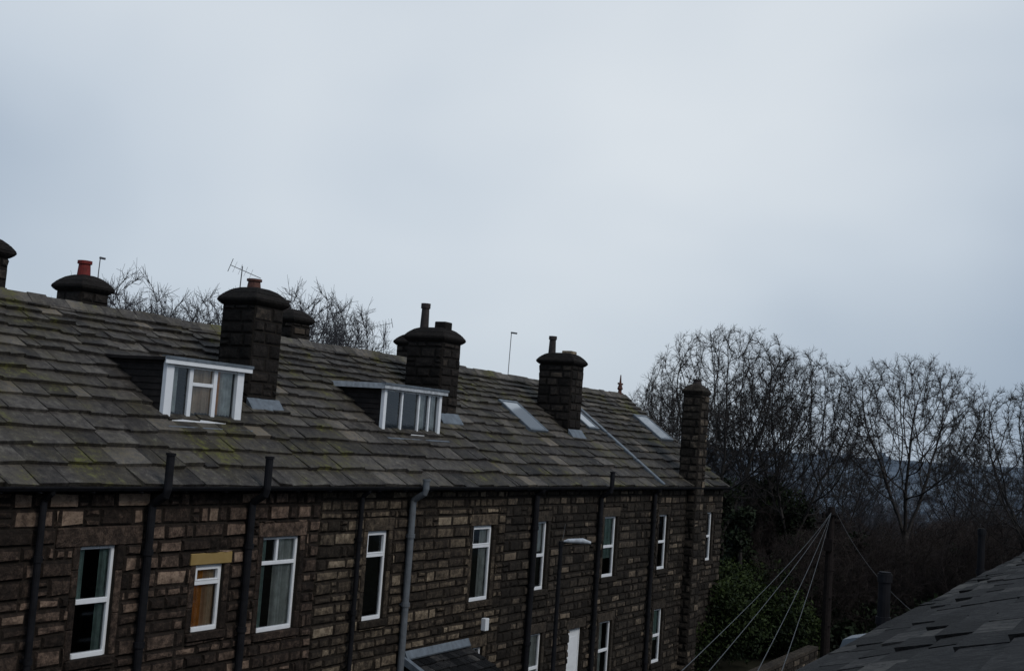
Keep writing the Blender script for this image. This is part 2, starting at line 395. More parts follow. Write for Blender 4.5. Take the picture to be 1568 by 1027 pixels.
# ------------------------------------------------------------------ chimneys
def chimney(parent,x0,x1,y0,y1,zb,zt,mat='chim',pots=(),flare=.1,name='chimney_stack',flash=True):
    core=MB(); core.box(x0,x1,y0,y1,zb,zt,.2)
    core.obj('stack_core',M['mortar'],parent)
    mb=MB(); kw=dict(hr=(.22,.3),wr=(.28,.6),tmu=.45,tsd=.2,proj=.028)
    blockwall(mb,y0,y1,zb,zt,[],X=lambda a,z,h:(x1+h,a,z),**kw)
    blockwall(mb,y0,y1,zb,zt,[],X=lambda a,z,h:(x0-h,a,z),**kw)
    blockwall(mb,x0,x1,zb,zt,[],X=lambda a,z,h:(a,y0-h,z),**kw)
    blockwall(mb,x0,x1,zb,zt,[],X=lambda a,z,h:(a,y1+h,z),**kw)
    mb.obj(name,M[mat],parent)
    c=MB(); f=flare
    def ring(g,z,j=0): return [(x0-g,y0-g,z),(x1+g,y0-g,z),(x1+g,y1+g,z),(x0-g,y1+g,z)]
    lv=[(.02,zt),(f,zt+.07),(f+.01,zt+.13),(f-.08,zt+.25),(f-.2,zt+.35),(f-.32,zt+.40)]
    for (g0,z0_),(g1,z1_) in zip(lv,lv[1:]): c.hexa(ring(g0,z0_)+ring(g1,z1_),random.uniform(.1,.45))
    bevel(c.obj('chimney_cap',M[mat],parent),.02,2)
    if flash and zb>5:
        m=MB(); xx=x1+.03; zf=roofz(xx)+.06
        m.hexa([(xx,y0-.05,zf-.02),(xx+.2,y0-.05,roofz(xx+.2)+.045),(xx+.2,y1+.08,roofz(xx+.2)+.045),(xx,y1+.08,zf-.02),(xx,y0-.05,zf+.12),(xx+.2,y0-.05,roofz(xx+.2)+.07),(xx+.2,y1+.08,roofz(xx+.2)+.07),(xx,y1+.08,zf+.12)])
        m.obj('chimney_flashing',M['lead'],parent)
    for (px,py,h,r,mn) in pots:
        p=MB(); z=zt+.33
        p.tube([(px,py,z-.05),(px,py,z+.04),(px,py,z+.06),(px,py,z+h*.8),(px,py,z+h*.82),(px,py,z+h),(px,py,z+h),(px,py,z+h*.5)],[r*1.15,r*1.15,r,r*.86,r*1.08,r*1.08,r*.75,r*.7],16)
        p.obj('chimney_pot',M[mn],parent,False)
def aerial(x,y,z0,h,dx,dy,elem=6,L=.9,name='tv_aerial'):
    P=empty(name); mb=MB(); mb.tube([(x,y,z0),(x+.02,y,z0+h)],.012,6)
    if elem:
        a=Vector((x,y,z0+h-.08)); d=Vector((dx,dy,-.25)).normalized(); q=Vector((-d.y,d.x,0)).normalized(); up=d.cross(q)
        mb.tube([a-d*.25,a+d*L],.008,5)
        for i in range(elem):
            c=a+d*(-.15+L*1.1*i/elem); w=(.22-.012*i)*min(1,L/.8); mb.tube([c-up*w,c+up*w],.004,4)
        mb.tube([a-d*.25-up*.15,a-d*.25+up*.15],.01,4)
    else:
        mb.tube([(x,y,z0+h),(x+.2*dx,y+.2*dy,z0+h-.02)],.028,6)
    mb.obj('mast_and_elements',M['metal'],P)
chimney(houses[1],-2.75,-1.87,19.4,20.3,7.7,10.13,pots=[(-2.35,19.85,.27,.15,'potbrown')])
chimney(houses[2],-3.1,-2.0,27.0,27.9,7.7,10.15,pots=[(-2.85,27.35,.72,.12,'potdark')])
chimney(houses[3],-3.0,-1.85,34.5,35.35,7.7,10.2,pots=[(-2.75,34.8,.6,.12,'potdark')])
mb=MB(); mb.box(-2.5,-2.15,27.3,27.65,10.5,10.72,.3); bevel(mb.obj('blocked_flue',M['chim'],houses[2]),.02,1)
mb=MB(); mb.box(-2.4,-2.05,34.8,35.2,10.53,10.68,.9); bevel(mb.obj('blocked_flue',M['stoneB'],houses[3]),.02,1)
chimney(houses[0],-5.4,-4.5,14.4,15.35,8.2,10.45,flash=False)
for i,(xx,yy,zz,pt) in enumerate(((-7.2,18.85,10.33,[(-6.8,19.2,.40,.15,'pot')]),(-7.2,26.2,10.5,[(-6.9,26.4,.3,.14,'potdark')]),(-7.2,32.5,10.5,[]))):
    chimney(houses[i+1],xx,xx+.8,yy,yy+.75,7.3,zz,pots=pt,flare=.1,flash=False)
chimney(houses[4],-.3,.35,40.4,41.2,0,9.75,mat='stoneC',pots=[(0.03,40.8,.22,.16,'potdark')],flare=.06,name='full_height_stack')
aerial(-2.65,19.75,10.45,.55,.5,.6,elem=4,L=.45)
aerial(-6.9,19.7,10.6,.62,.6,.3,elem=0)
aerial(-7.1,31.6,9.0,2.15,-.4,-.8,L=.6)
aerial(-4.2,34.6,9.75,1.45,1,.3,elem=0)
# ------------------------------------------------------------------ dormers
def dormer(parent,y0,y1,xf,z0,z1,lights,curt,fas,pw=.19,mw=.05):
    mb=MB(); xb=XE-(z1-ZE)*(XE-XR)/(ZR-ZE)
    for (a,b) in ((y0+.03,y0+.08),(y1-.08,y1-.03)):
        v=[(xf-.03,z0),(xf-.03,z1-.01),(xb-.15,z1-.01)]
        p=[(x_,a,z_) for x_,z_ in v]; q=[(x_,b,z_) for x_,z_ in v]
        mb.face(p);mb.face(q[::-1])
        for i in range(3): mb.face([p[i],p[(i+1)%3],q[(i+1)%3],q[i]])
    k=z0+.12
    while k<z1-.05:
        xk=XE-(k-ZE)*(XE-XR)/(ZR-ZE)
        mb.hexa([(xk,y0+.005,k),(xf-.03,y0+.005,k),(xf-.03,y0+.03,k),(xk,y0+.03,k),(xk-.1,y0+.02,k+.11),(xf-.03,y0+.02,k+.11),(xf-.03,y0+.03,k+.11),(xk-.1,y0+.03,k+.11)],.4); k+=.12
    mb.obj('dormer_cheeks',M['cheek'],parent)
    mb=MB(); mb.box(xb-.25,xf+.10,y0-.1,y1+.1,z1+.003,z1+.06); mb.obj('dormer_roof',M['cheek'],parent)
    mb=MB(); mb.box(xf+.102,xf+.13,y0-.13,y1+.13,z1-.06,z1+.07)
    bevel(mb.obj('fascia',M['white' if not fas else 'whitewood'],parent),.006,1)
    mb=MB(); mb.box(xf+.131,xf+.15,y0-.14,y1+.14,z1+.03,z1+.085); mb.box(xf+.02,xf+.13,y0-.14,y1+.14,z1+.071,z1+.085); mb.obj('felt_edge',M['lead'],parent)
    if fas:
        mb=MB(); mb.box(xb-.1,xf+.10,y0-.13,y0-.102,z1-.06,z1+.07); mb.obj('side_fascia',M['whitewood'],parent)
    mb=MB(); B=mb.box; x0,x1=xf-.06,xf+.02
    B(x0,x1+.02,y0,y0+pw,z0-.02,z1); B(x0,x1+.02,y1-pw,y1,z0-.02,z1); B(x0,x1,y0+pw,y1-pw,z1-.1,z1); B(x0,x1+.07,y0+pw,y1-pw,z0-.02,z0+.09)
    a,b=y0+pw,y1-pw
    for l in lights[1:]:
        ym=a+(b-a)*l[0]; B(x0,x1-.005,ym-mw,ym+mw,z0+.09,z1-.1)
    for i,l in enumerate(lights):
        e=lights[i+1][0] if i+1<len(lights) else 1
        ya_,yb_=a+(b-a)*l[0]+(mw if i else 0),a+(b-a)*e-(mw if i+1<len(lights) else 0)
        if l[1]:
            zz=z0+(z1-z0)*l[1]; B(x0+.005,x1-.01,ya_+.002,yb_-.002,zz-.035,zz+.035)
    bevel(mb.obj('dormer_window_frame',M['white'],parent),.006,1)
    mb=MB(); mb.face([(xf-.035,a,z0+.05),(xf-.035,b,z0+.05),(xf-.035,b,z1-.05),(xf-.035,a,z1-.05)]); mb.obj('dormer_glass',M['glass'],parent)
    mb=MB(); xr=xf-1.6; mb.face([(xr,a,z0-.6),(xr,b,z0-.6),(xr,b,z1),(xr,a,z1)]); mb.face([(xf-.07,a,z0-.6),(xf-.07,b,z0-.6),(xr,b,z0-.6),(xr,a,z0-.6)])
    mb.face([(xf-.07,a,z1-.02),(xf-.07,b,z1-.02),(xr,b,z1-.02),(xr,a,z1-.02)]); mb.obj('dormer_room',M['dark'],parent)
    for (f0,f1,mn) in curt:
        c=MB(); curtain(c,xf-.10,a+(b-a)*f0,a+(b-a)*f1,z0,z1-.05); c.obj('dormer_curtain',M[mn],parent)
    mb=MB(); zq=lambda x_:roofz(x_)+.08
    mb.hexa([(xf+.03,y0-.08,z0-.16),(xf+.3,y0-.08,zq(xf+.3)-.03),(xf+.3,y1+.1,zq(xf+.3)-.03),(xf+.03,y1+.1,z0-.16),(xf+.03,y0-.08,z0-.03),(xf+.3,y0-.08,zq(xf+.3)),(xf+.3,y1+.1,zq(xf+.3)),(xf+.03,y1+.1,z0-.03)])
    bevel(mb.obj('lead_apron',M['lead'],parent),.01,1)
dormer(houses[1],16.5,18.62,-1.35,7.58,8.72,[(0,0),(.28,.66),(.66,0)],[(0,.14,'curtain'),(.34,.64,'cream'),(.66,.78,'orange'),(.78,1,'curtain')],False)
dormer(houses[2],23.6,26.15,-1.4,7.63,8.76,[(0,0),(.3,0),(.62,0),(.82,0)],[(.0,.07,'curtain'),(.64,.78,'curtain'),(.9,1,'curtain')],True,.11,.028)
def rooflight(parent,xa,xb,ya,yb):
    s0=(XE-xa)/-dsx; s1=(XE-xb)/-dsx
    fr=MB()
    def bar(sa,sb,a,b): fr.hexa([rp(sa,a,.0),rp(sa,b,.0),rp(sb,b,.0),rp(sb,a,.0),rp(sa,a,.12),rp(sa,b,.12),rp(sb,b,.12),rp(sb,a,.12)])
    bar(s0,s0+.09,ya,yb);bar(s1-.09,s1,ya,yb);bar(s0+.09,s1-.09,ya,ya+.08);bar(s0+.09,s1-.09,yb-.08,yb)
    bevel(fr.obj('rooflight_frame',M['lead'],parent),.01,1)
    g=MB(); g.face([rp(s0+.05,ya+.05,.10),rp(s0+.05,yb-.05,.10),rp(s1-.05,yb-.05,.10),rp(s1-.05,ya+.05,.10)]); g.obj('rooflight_glass',M['skylight'],parent)
n=NT('skylight_glass'); M['skylight']=n.fin((.26,.29,.32),.12,.9)
rooflight(houses[3],-1.77,-2.95,31.75,32.9)
rooflight(houses[3],-2.1,-2.9,36.5,37.3)
rooflight(houses[4],-1.9,-3.1,42.4,43.7)
# ------------------------------------------------------------------ pipes
pipe(houses[1],12.78,6.3,r=.055)
pipe(houses[1],15.0,6.2,vent=7.1,r=.072,name='soil_pipe')
pipe(houses[1],17.5,6.2,vent=7.1,r=.072,name='soil_pipe')
pipe(houses[2],20.94,6.3,r=.05)
pipe(houses[2],22.88,6.2,mat='greypipe',vent=6.72,r=.075,name='soil_pipe')
pipe(houses[3],28.85,6.3,r=.08)
pipe(houses[3],33.0,6.2,vent=7.0,r=.07,name='soil_pipe')
pipe(houses[3],37.2,6.3,r=.07)
mb=MB(); mb.box(.03,.16,26.5,26.68,3.0,3.3); bevel(mb.obj('wall_vent_box',M['white'],houses[2]),.01,1)
# porch
P=empty('porch'); mb=MB()
mb.box(.05,1.35,23.3,25.6,0,2.0,.4); mb.obj('porch_walls',M['stoneB'],P)
def pr(s,y,h=0):
    L=1.75; return (1.65-1.6*s/L+.4*h,y,1.98+.76*s/L+.9*h)
slates(23.0,25.8,M['slate2'],P,'porch_slates',e0=.3,e1=.25,wr=(.25,.4),P=pr,S=1.75,th_=.015,jt=.4)
mb=MB(); mb.hexa([pr(0,22.95,-.03),pr(0,25.85,-.03),pr(1.72,25.85,-.03),pr(1.72,22.95,-.03),pr(0,22.95,.0),pr(0,25.85,.0),pr(1.72,25.85,.0),pr(1.72,22.95,.0)]); mb.obj('porch_deck',M['black'],P)
mb=MB(); mb.hexa([pr(1.6,23.0,.05),pr(1.6,25.75,.05),pr(1.76,25.75,.05),pr(1.76,23.0,.05),pr(1.6,23.0,.09),pr(1.6,25.75,.09),pr(1.74,25.75,.2),pr(1.74,23.0,.2)])
mb.hexa([pr(0,22.91,-.04),pr(0,23.05,-.04),pr(1.7,23.05,-.04),pr(1.7,22.91,-.04),pr(0,22.91,.1),pr(0,23.05,.1),pr(1.7,23.05,.1),pr(1.7,22.91,.1)]); mb.obj('porch_flashing',M['lead'],P)
mb=MB(); mb.box(1.36,1.40,24.0,24.9,.1,1.9); mb.obj('porch_door',M['whitewood'],P)

# ------------------------------------------------------------------ own row (near roof, right)
NP=empty('slate_roofed_house')
ex0=lambda y:12.825-.0152*y
sl=.45; Ln=math.hypot(4.3,4.3*sl); c1,s1_=1/math.sqrt(1+sl*sl),sl/math.sqrt(1+sl*sl)
def np_(s,y,h=0): return (ex0(y)+c1*s-s1_*h,y,6.17+s1_*s+c1*h)
slates(-4,34,M['slate2'],NP,'near_slates',e0=.30,e1=.28,wr=(.4,.75),P=np_,S=Ln,th_=.022,tm=.45,tsd=.24,jt=.7)
mb=MB(); mb.face([np_(0,-4,-.02),np_(0,34,-.02),np_(Ln,34,-.02),np_(Ln,-4,-.02)]); a=np_(Ln,-4,-.02);b=np_(Ln,34,-.02)
mb.face([a,b,(b[0]+4.3,34,6.1),(a[0]+4.3,-4,6.1)]); mb.obj('near_roof_deck',M['black'],NP)
mb=MB(); wo=[(y,y+.95,z,z+1.6) for y in range(-2,33,4) for z in (.9,3.7)]
back_wall(mb,-4,34,0,6.1,wo,x=13.0,depth=-.16); mb.face([(21,-4,0),(21,34,0),(21,34,6.1),(21,-4,6.1)]); mb.face([(13,34,0),(21,34,0),(21,34,6.1),(17,34,7.9),(13,34,6.1)]);mb.face([(13,-4,0),(21,-4,0),(21,-4,6.1),(17,-4,7.9),(13,-4,6.1)]); mb.obj('near_walls',M['stoneC'],NP)
mb=MB()
for (a,b,c,d) in wo:
    mb.box(13.09,13.14,a,a+.06,c,d);mb.box(13.09,13.14,b-.06,b,c,d);mb.box(13.09,13.14,a+.06,b-.06,c,c+.06);mb.box(13.09,13.14,a+.06,b-.06,d-.06,d);mb.box(13.09,13.14,a+.06,b-.06,(c+d)/2-.03,(c+d)/2+.03)
mb.obj('near_window_frames',M['white'],NP)
mb=MB()
for (a,b,c,d) in wo: mb.face([(13.13,a,c),(13.13,b,c),(13.13,b,d),(13.13,a,d)])
mb.obj('near_window_panes',M['black'],NP)
mb=MB(); mb.tube([(ex0(0)-.05,-4,6.12),(ex0(34)-.05,34,6.12)],.06,8); mb.obj('near_gutter',M['black'],NP)
for (x,y,zt,r) in ((12.46,12.6,6.66,.06),(12.33,20.4,6.85,.055)):
    mb=MB(); mb.tube([(x,y,0),(x,y,zt)],r,14); mb.tube([(x,y,zt-.1),(x,y,zt-.02)],r*1.2,14); mb.tube([(x,y,6.15),(x,y,6.22)],r*1.25,14); mb.obj('soil_pipe',M['black'],NP)
mb=MB(); mb.hexa([(12.35,11.2,6.0),(12.62,11.2,6.05),(12.62,11.55,6.05),(12.35,11.55,6.0),(12.4,11.2,6.14),(12.62,11.2,6.2),(12.62,11.55,6.2),(12.4,11.55,6.14)]); mb.obj('lead_flashing_piece',M['lead'],NP)

# ------------------------------------------------------------------ street furniture
P=empty('street_lamp'); lx,ly=2.27,26.1; mb=MB()
mb.tube([(lx,ly,0),(lx,ly,1.2),(lx,ly,1.25),(lx,ly,5.35)],[.09,.085,.055,.045],12)
mb.tube([(lx-.05,ly-.03,5.33),(lx+.1,ly+.06,5.4),(lx+.38,ly+.2,5.44)],.028,8)
mb.tube([(lx,ly,5.3),(lx,ly,5.42)],.06,10); mb.obj('lamp_column',M['black'],P)
mb=MB(); mb.tube([(lx+.05,ly+.03,5.42),(lx+.15,ly+.08,5.44),(lx+.45,ly+.24,5.46),(lx+.62,ly+.33,5.43)],[.02,.05,.065,.03],10); mb.obj('lantern_head',M['whitewood'],P)
P=empty('telegraph_pole'); px_,py_=3.85,45.3; PT=Vector((px_,py_,5.9)); mb=MB()
mb.tube([(px_,py_,0),(px_,py_,3),(px_,py_,6.1)],[.18,.16,.13],12)
mb.tube([(px_-.45,py_-.24,5.5),(px_+.45,py_+.24,5.6)],.055,6); mb.tube([(px_-.3,py_+.3,5.8),(px_+.3,py_-.3,5.8)],.05,6)
for k in range(8):
    a=k*math.pi/4; mb.tube([(px_+.3*math.cos(a),py_+.3*math.sin(a),5.68),(px_+.3*math.cos(a),py_+.3*math.sin(a),5.86)],.045,6)
for z in (1.8,2.3,2.8,3.3,3.8,4.3,4.8,5.3): 
    s_=1 if int(z*2)%2 else -1
    mb.tube([(px_,py_-.1,z),(px_+s_*.24,py_-.14,z)],.018,5)
mb.box(px_-.15,px_+.15,py_-.26,py_-.12,4.5,4.95)
mb.obj('pole_and_fittings',M['wood'],P)
mb=MB()
def wire(a,b,sag,r=.006):
    a=Vector(a);b=Vector(b); mb.tube([tuple(a.lerp(b,t/16)-Vector((0,0,sag*4*(t/16)*(1-t/16)))) for t in range(17)],r,4)
for e_ in ((12.6,2.2,5.6),(12.65,3.2,5.5),(12.75,5.6,5.5),(12.8,6.6,5.4)): wire(PT,e_,.25,.005)
wire(PT+Vector((.2,0,0)),(12.45,22,4.6),.7,.005)
wire((.12,30.7,5.5),(2.2,26.1,5.2),.2,.006)
mb.obj('wires',M['wire'],P)

# ------------------------------------------------------------------ terrain
CX,CY=15.,0.
def th_(x,y):
    d=np.hypot(x-CX,y-CY); ang=np.arctan2(x-CX,y-CY)
    def sm(a,b): t=np.clip((d-a)/(b-a),0,1); return t*t*(3-2*t)
    return -7*sm(66,140)-14*sm(140,320)+(21+17+6*np.sin(ang*5+1)+3*np.sin(ang*13))*sm(420,1300)
rr=np.concatenate([[0],np.linspace(10,70,7),np.geomspace(80,5000,45)]); na=180
A,RR=np.meshgrid(np.linspace(0,2*np.pi,na,endpoint=False),rr[1:]); X=CX+RR*np.sin(A);Y=CY+RR*np.cos(A); Z=th_(X,Y)+np.where(RR>75,rng.normal(0,.4,X.shape),0)
V=np.concatenate([[[CX,CY,0]],np.stack([X.ravel(),Y.ravel(),Z.ravel()],1)]); nr=len(rr)-1
Fq=[]
for i in range(nr-1):
    a=1+i*na+np.arange(na); b=1+i*na+(np.arange(na)+1)%na; Fq.append(np.stack([a,b,b+na,a+na],1))
Fq=np.concatenate(Fq)
k=np.arange(0,na,2); F0=np.stack([np.zeros(len(k),int),1+(k+2)%na,1+(k+1)%na,1+k],1); Fq=np.concatenate([Fq,F0])
n=NT('ground_mat')
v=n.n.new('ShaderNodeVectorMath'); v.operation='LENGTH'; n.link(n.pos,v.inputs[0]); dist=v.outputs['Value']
near=n.mix(n.noise(.4,4,.7),(.015,.017,.010),(.04,.036,.025)); far_hazed=n.mix(ramp01(n,n.noise(.012,5,.75),.42,.6),(.085,.108,.138),(.14,.17,.205))
n.fin(n.mix(ramp01(n,dist,110,420),near,far_hazed),.95,.05)  # aerial haze painted as blue-grey base colour, blended in with distance
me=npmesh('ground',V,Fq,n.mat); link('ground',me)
mb=MB(); mb.box(5.0,9.2,-30,50,-.1,.004); mb.obj('road',M['asphalt'])
mb=MB()
for x in (4.85,9.2): 
    y=-30
    while y<50: mb.box(x,x+.15,y+.005,y+.9,-.1,.12); y+=.905
mb.obj('kerb',M['kerb'])
P=empty('yard_wall')
for x in (3.6,10.4):
    mb=MB(); mb.box(x,x+.3,-10,44,0,1.1,.3); blockwall(mb,-10,44,0,1.1,[],X=lambda a,z,h,x=x:(x+.3+h,a,z)); blockwall(mb,-10,44,0,1.1,[],X=lambda a,z,h,x=x:(x-h,a,z)); mb.box(x-.04,x+.34,-10,44,1.102,1.2,.5); mb.obj('wall_run',M['stoneC'],P)

# ------------------------------------------------------------------ vegetation
def segmesh(name,A,B,Ra,Rb,mat,n=4):
    D=B-A; L=np.linalg.norm(D,axis=1,keepdims=True)+1e-9; D=D/L
    q=np.where(np.abs(D[:,2:3])<.9,np.array([[0,0,1.]]),np.array([[1.,0,0]])); u=np.cross(D,q); u/=np.linalg.norm(u,axis=1,keepdims=True); w=np.cross(D,u)
    m=len(A); V=np.zeros((m,2*n,3))
    for k in range(n):
        a=2*np.pi*k/n; o=u*np.cos(a)+w*np.sin(a)
        V[:,k]=A+o*Ra[:,None]; V[:,n+k]=B+o*Rb[:,None]
    base=(np.arange(m)*2*n)[:,None]
    Fq=np.concatenate([np.concatenate([base+k,base+(k+1)%n,base+n+(k+1)%n,base+n+k],1) for k in range(n)])
    return npmesh(name,V.reshape(-1,3),Fq,mat)
def colonize(seed,H,cb,Rr,nat,D=.3,kd=.42,di=3.0,ntw=6,twl=.4,forks=2,mat='bark',squash=.45,tipr=.010,pw=2.15,twr=1.1,lean=.11,shell=.5,inner=.13):
    r=np.random.default_rng(seed); pts=[]
    zc=cb+(H-cb)*squash
    while len(pts)<nat:
        p=r.uniform([-Rr,-Rr,cb],[Rr,Rr,H]); rad=math.hypot(p[0],p[1])
        env=Rr*max(0,1-((p[2]-zc)/(H-zc))**2)**.42 if p[2]>zc else Rr*(.25+.75*((p[2]-cb)/(zc-cb))**.8)
        an=math.atan2(p[1],p[0]); env*=1+.06*math.sin(3*an+seed)+.04*math.sin(7*an)
        q=rad/max(env,.01); top=(p[2]-cb)/(H-cb)
        if q<1 and r.random()<inner+shell*max(q**3,top**2.5): pts.append(p)
    at=np.array(pts); nodes=[np.zeros(3)]; par=[-1]; ndir=[np.array([0,0,1.])]; cc=[0]
    def add(p,k,d): nodes.append(p); par.append(k); ndir.append(d); cc.append(0); cc[k]+=1
    p=np.zeros(3); cur=0; th0=cb*.7
    while p[2]<th0:
        p=p+np.array([r.normal(0,.02),r.normal(0,.02),D]); add(p,cur,np.array([0,0,1.])); cur=len(nodes)-1
    fk=cur
    for f in range(forks):
        a=2*math.pi*f/forks+r.uniform(0,1); p=nodes[fk]; cur=fk; st=np.array([math.cos(a)*lean,math.sin(a)*lean,D*.92])
        while p[2]<cb+.6:
            p=p+st+r.normal(0,.02,3); add(p,cur,st/np.linalg.norm(st)); cur=len(nodes)-1
    dmin=np.full(len(at),1e9); near=np.zeros(len(at),int); alive=np.ones(len(at),bool)
    def upd(i0):
        NN=np.array(nodes[i0:])
        if not len(NN): return
        d=np.linalg.norm(at[:,None]-NN[None],axis=2); j=d.argmin(1); m=d[np.arange(len(at)),j]; b=m<dmin; dmin[b]=m[b]; near[b]=j[b]+i0
    upd(0)
    for it in range(80):
        act=alive&(dmin<(di if it>3 else 9))
        if not act.any(): break
        i0=len(nodes); ids=np.unique(near[act]); new=[]
        dirs=at-np.array(nodes)[near]; dirs/=np.linalg.norm(dirs,axis=1,keepdims=True)+1e-9
        for k in ids:
            sel=act&(near==k)
            if cc[k]>=3: alive[sel]=False; continue
            s=dirs[sel].sum(0); s=s/(np.linalg.norm(s)+1e-9)+ndir[k]*.7+r.normal(0,.09,3)+np.array([0,0,.05]); s/=np.linalg.norm(s)
            new.append((nodes[k]+s*D,k,s))
        for p,k,s in new: add(p,k,s)
        upd(i0); alive&=dmin>kd
        if len(nodes)>9000: break
    Nn=np.array(nodes); par=np.array(par); n_=len(Nn); rad=np.zeros(n_); ch=np.zeros(n_)
    for i in range(n_-1,0,-1):
        if ch[i]==0: rad[i]=tipr**pw
        rad[par[i]]+=rad[i]; ch[par[i]]+=1
    rad=np.minimum(rad**(1/pw),.34)
    A=Nn[par[1:]];B=Nn[1:];Rb=rad[1:]; Ra=np.minimum(rad[par[1:]],Rb*1.6+.003)
    sa=[A];sb=[B];ra=[Ra];rb=[Rb]
    th=rad[1:]<tipr*2.2
    tb=B[th]; td=(B-A)[th]; td/=np.linalg.norm(td,axis=1,keepdims=True)
    for k in range(ntw):
        d1=td*.8+r.normal(0,.5,td.shape)+np.array([0,0,.08]); d1/=np.linalg.norm(d1,axis=1,keepdims=True)
        L=r.uniform(.5,1.1,(len(tb),1))*twl
        m1=tb+d1*L*.5; d2=d1+r.normal(0,.3,d1.shape)+np.array([0,0,.1]); d2/=np.linalg.norm(d2,axis=1,keepdims=True); e1=m1+d2*L*.5
        d3=d1+r.normal(0,.6,d1.shape); d3/=np.linalg.norm(d3,axis=1,keepdims=True); e2=m1+d3*L*.4
        o=np.ones(len(tb))*twr
        sa+=[tb,m1,m1];sb+=[m1,e1,e2];ra+=[o*.006,o*.0045,o*.004];rb+=[o*.0045,o*.003,o*.003]
    return segmesh('bare_tree_limbs',np.concatenate(sa),np.concatenate(sb),np.concatenate(ra),np.concatenate(rb),M[mat],3)
def leafcloud(name,blobs,N,size,mat,parent=None,seed=1,lo=.55):
    r=np.random.default_rng(seed); bl=np.array(blobs,float); wts=(bl[:,3]*bl[:,4]*bl[:,5])**(2/3); idx=r.choice(len(bl),N,p=wts/wts.sum())
    d=r.normal(0,1,(N,3)); d/=np.linalg.norm(d,axis=1,keepdims=True); q=r.uniform(lo,1.08,(N,1))
    c=bl[idx,:3]+d*q*bl[idx,3:6]
    u=r.normal(0,1,(N,3)); u/=np.linalg.norm(u,axis=1,keepdims=True); v=np.cross(u,r.normal(0,1,(N,3))); v/=np.linalg.norm(v,axis=1,keepdims=True)
    s=size*r.uniform(.6,1.4,(N,1)); V=np.stack([c-u*s,c-v*s*.55,c+u*s,c+v*s*.55],1).reshape(-1,3)
    Fq=np.arange(N*4).reshape(N,4); bt=r.uniform(-.25,.25,len(bl))
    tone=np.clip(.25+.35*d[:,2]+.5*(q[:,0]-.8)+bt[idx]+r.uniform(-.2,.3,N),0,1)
    return link(name,npmesh(name,V,Fq,mat,tone),parent)
def gz(x,y): return float(th_(np.array(x),np.array(y)))
def at_(px,d):
    u=(px-784)/1860; return CX+d*(-.4843+.8749*u), d*(.8749+.4843*u)
T1=colonize(3,13.0,5.4,4.2,3000,forks=3,lean=.13,ntw=7); T2=colonize(11,12.8,4.8,4.2,3000,forks=3,lean=.13,ntw=7); T3=colonize(23,12.9,5.8,4.3,3000,forks=3,lean=.12,ntw=7)
def tree(me,px,d,H,sc=1,rot=0,ivy=0):
    x,y=at_(px,d); P=empty('bare_tree'); z=gz(x,y)-.1
    link('trunk_and_limbs',me,P,(x,y,z),rot,(sc,sc,(H-z)/13.0))
    if ivy:
        r=random.Random(int(px)); bl=[(x+r.uniform(-.35,.35),y+r.uniform(-.35,.35),z+k,.4+.3*r.random(),.4+.3*r.random(),.6) for k in np.arange(.3,ivy,.35)]
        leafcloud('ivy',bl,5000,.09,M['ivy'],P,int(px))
tree(T1,1120,55,13.4,1.0,.4,ivy=6.6)
tree(T2,1228,57,13.0,.95,1.9,ivy=6.0)
tree(T3,1402,60,13.3,.95,0.3,ivy=2)
tree(T1,1030,68,11.6,.75,2.5)
tree(T2,1610,50,11.7,1.0,4.1)
tree(T3,1172,61,11.4,.7,2.2,ivy=6.5)
tree(T1,1300,78,9.9,.7,3.3)
tree(T2,1492,76,10.1,.8,5.2)
tree(T3,1068,62,11.0,.65,5.0,ivy=5)
S1=colonize(41,7,.9,2.6,600,D=.3,kd=.5,ntw=6,twl=.6,forks=4,mat='twig',twr=1.5,shell=.8,pw=2.3); S2=colonize(47,8,1.2,2.4,600,D=.3,kd=.5,ntw=6,twl=.6,forks=3,mat='twig',twr=1.5,shell=.8,pw=2.3)
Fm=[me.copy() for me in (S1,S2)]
for m_ in Fm: m_.materials[0]=M['hazetwig']
TH=empty('thicket'); r=random.Random(5)
for i in range(135):
    d=r.uniform(50,78); px=r.uniform(1095,1660); x,y=at_(px,d)
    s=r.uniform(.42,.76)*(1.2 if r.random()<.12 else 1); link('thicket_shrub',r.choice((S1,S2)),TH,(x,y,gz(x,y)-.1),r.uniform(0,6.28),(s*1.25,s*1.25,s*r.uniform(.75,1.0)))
DW=empty('distant_woodland')
for i in range(130):
    d=r.uniform(80,190); px=r.uniform(1020,1680); x,y=at_(px,d); s=r.uniform(.9,1.3)
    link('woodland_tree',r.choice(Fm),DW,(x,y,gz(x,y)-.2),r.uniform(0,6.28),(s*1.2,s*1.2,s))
RW=empty('background_trees')
for px,d,H in ((150,62,13.6),(190,64,14.6),(225,66,14.8),(262,68,14.4),(300,70,14.2),(335,66,14.1),(370,70,14),(170,70,14),(280,62,13.6),(470,72,15.4),(500,75,15.6),(535,78,15.2),(565,80,14.0),(485,66,14.2),(990,80,10.8),(960,85,10.3)):
    x,y=at_(px,d); link('woodland_tree',r.choice(Fm),RW,(x,y,-.2),r.uniform(0,6.28),(1.5,1.5,H/7.6))
bl=[]
for px,d,w_,h_ in ((1118,45.5,1.7,3.0),(1155,46,1.9,3.2),(1198,47,1.8,2.9),(1232,49,1.5,2.4),(1140,49,1.8,3.5),(1185,51,1.8,3.4),(1108,44.8,1.2,2.4)):
    x,y=at_(px,d)
    for k in range(6): bl.append((x+r.uniform(-.9,.9),y+r.uniform(-.9,.9),r.uniform(.25,.7)*h_,w_*.5,w_*.5,h_*.36))
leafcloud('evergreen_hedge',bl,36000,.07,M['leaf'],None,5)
bl=[]
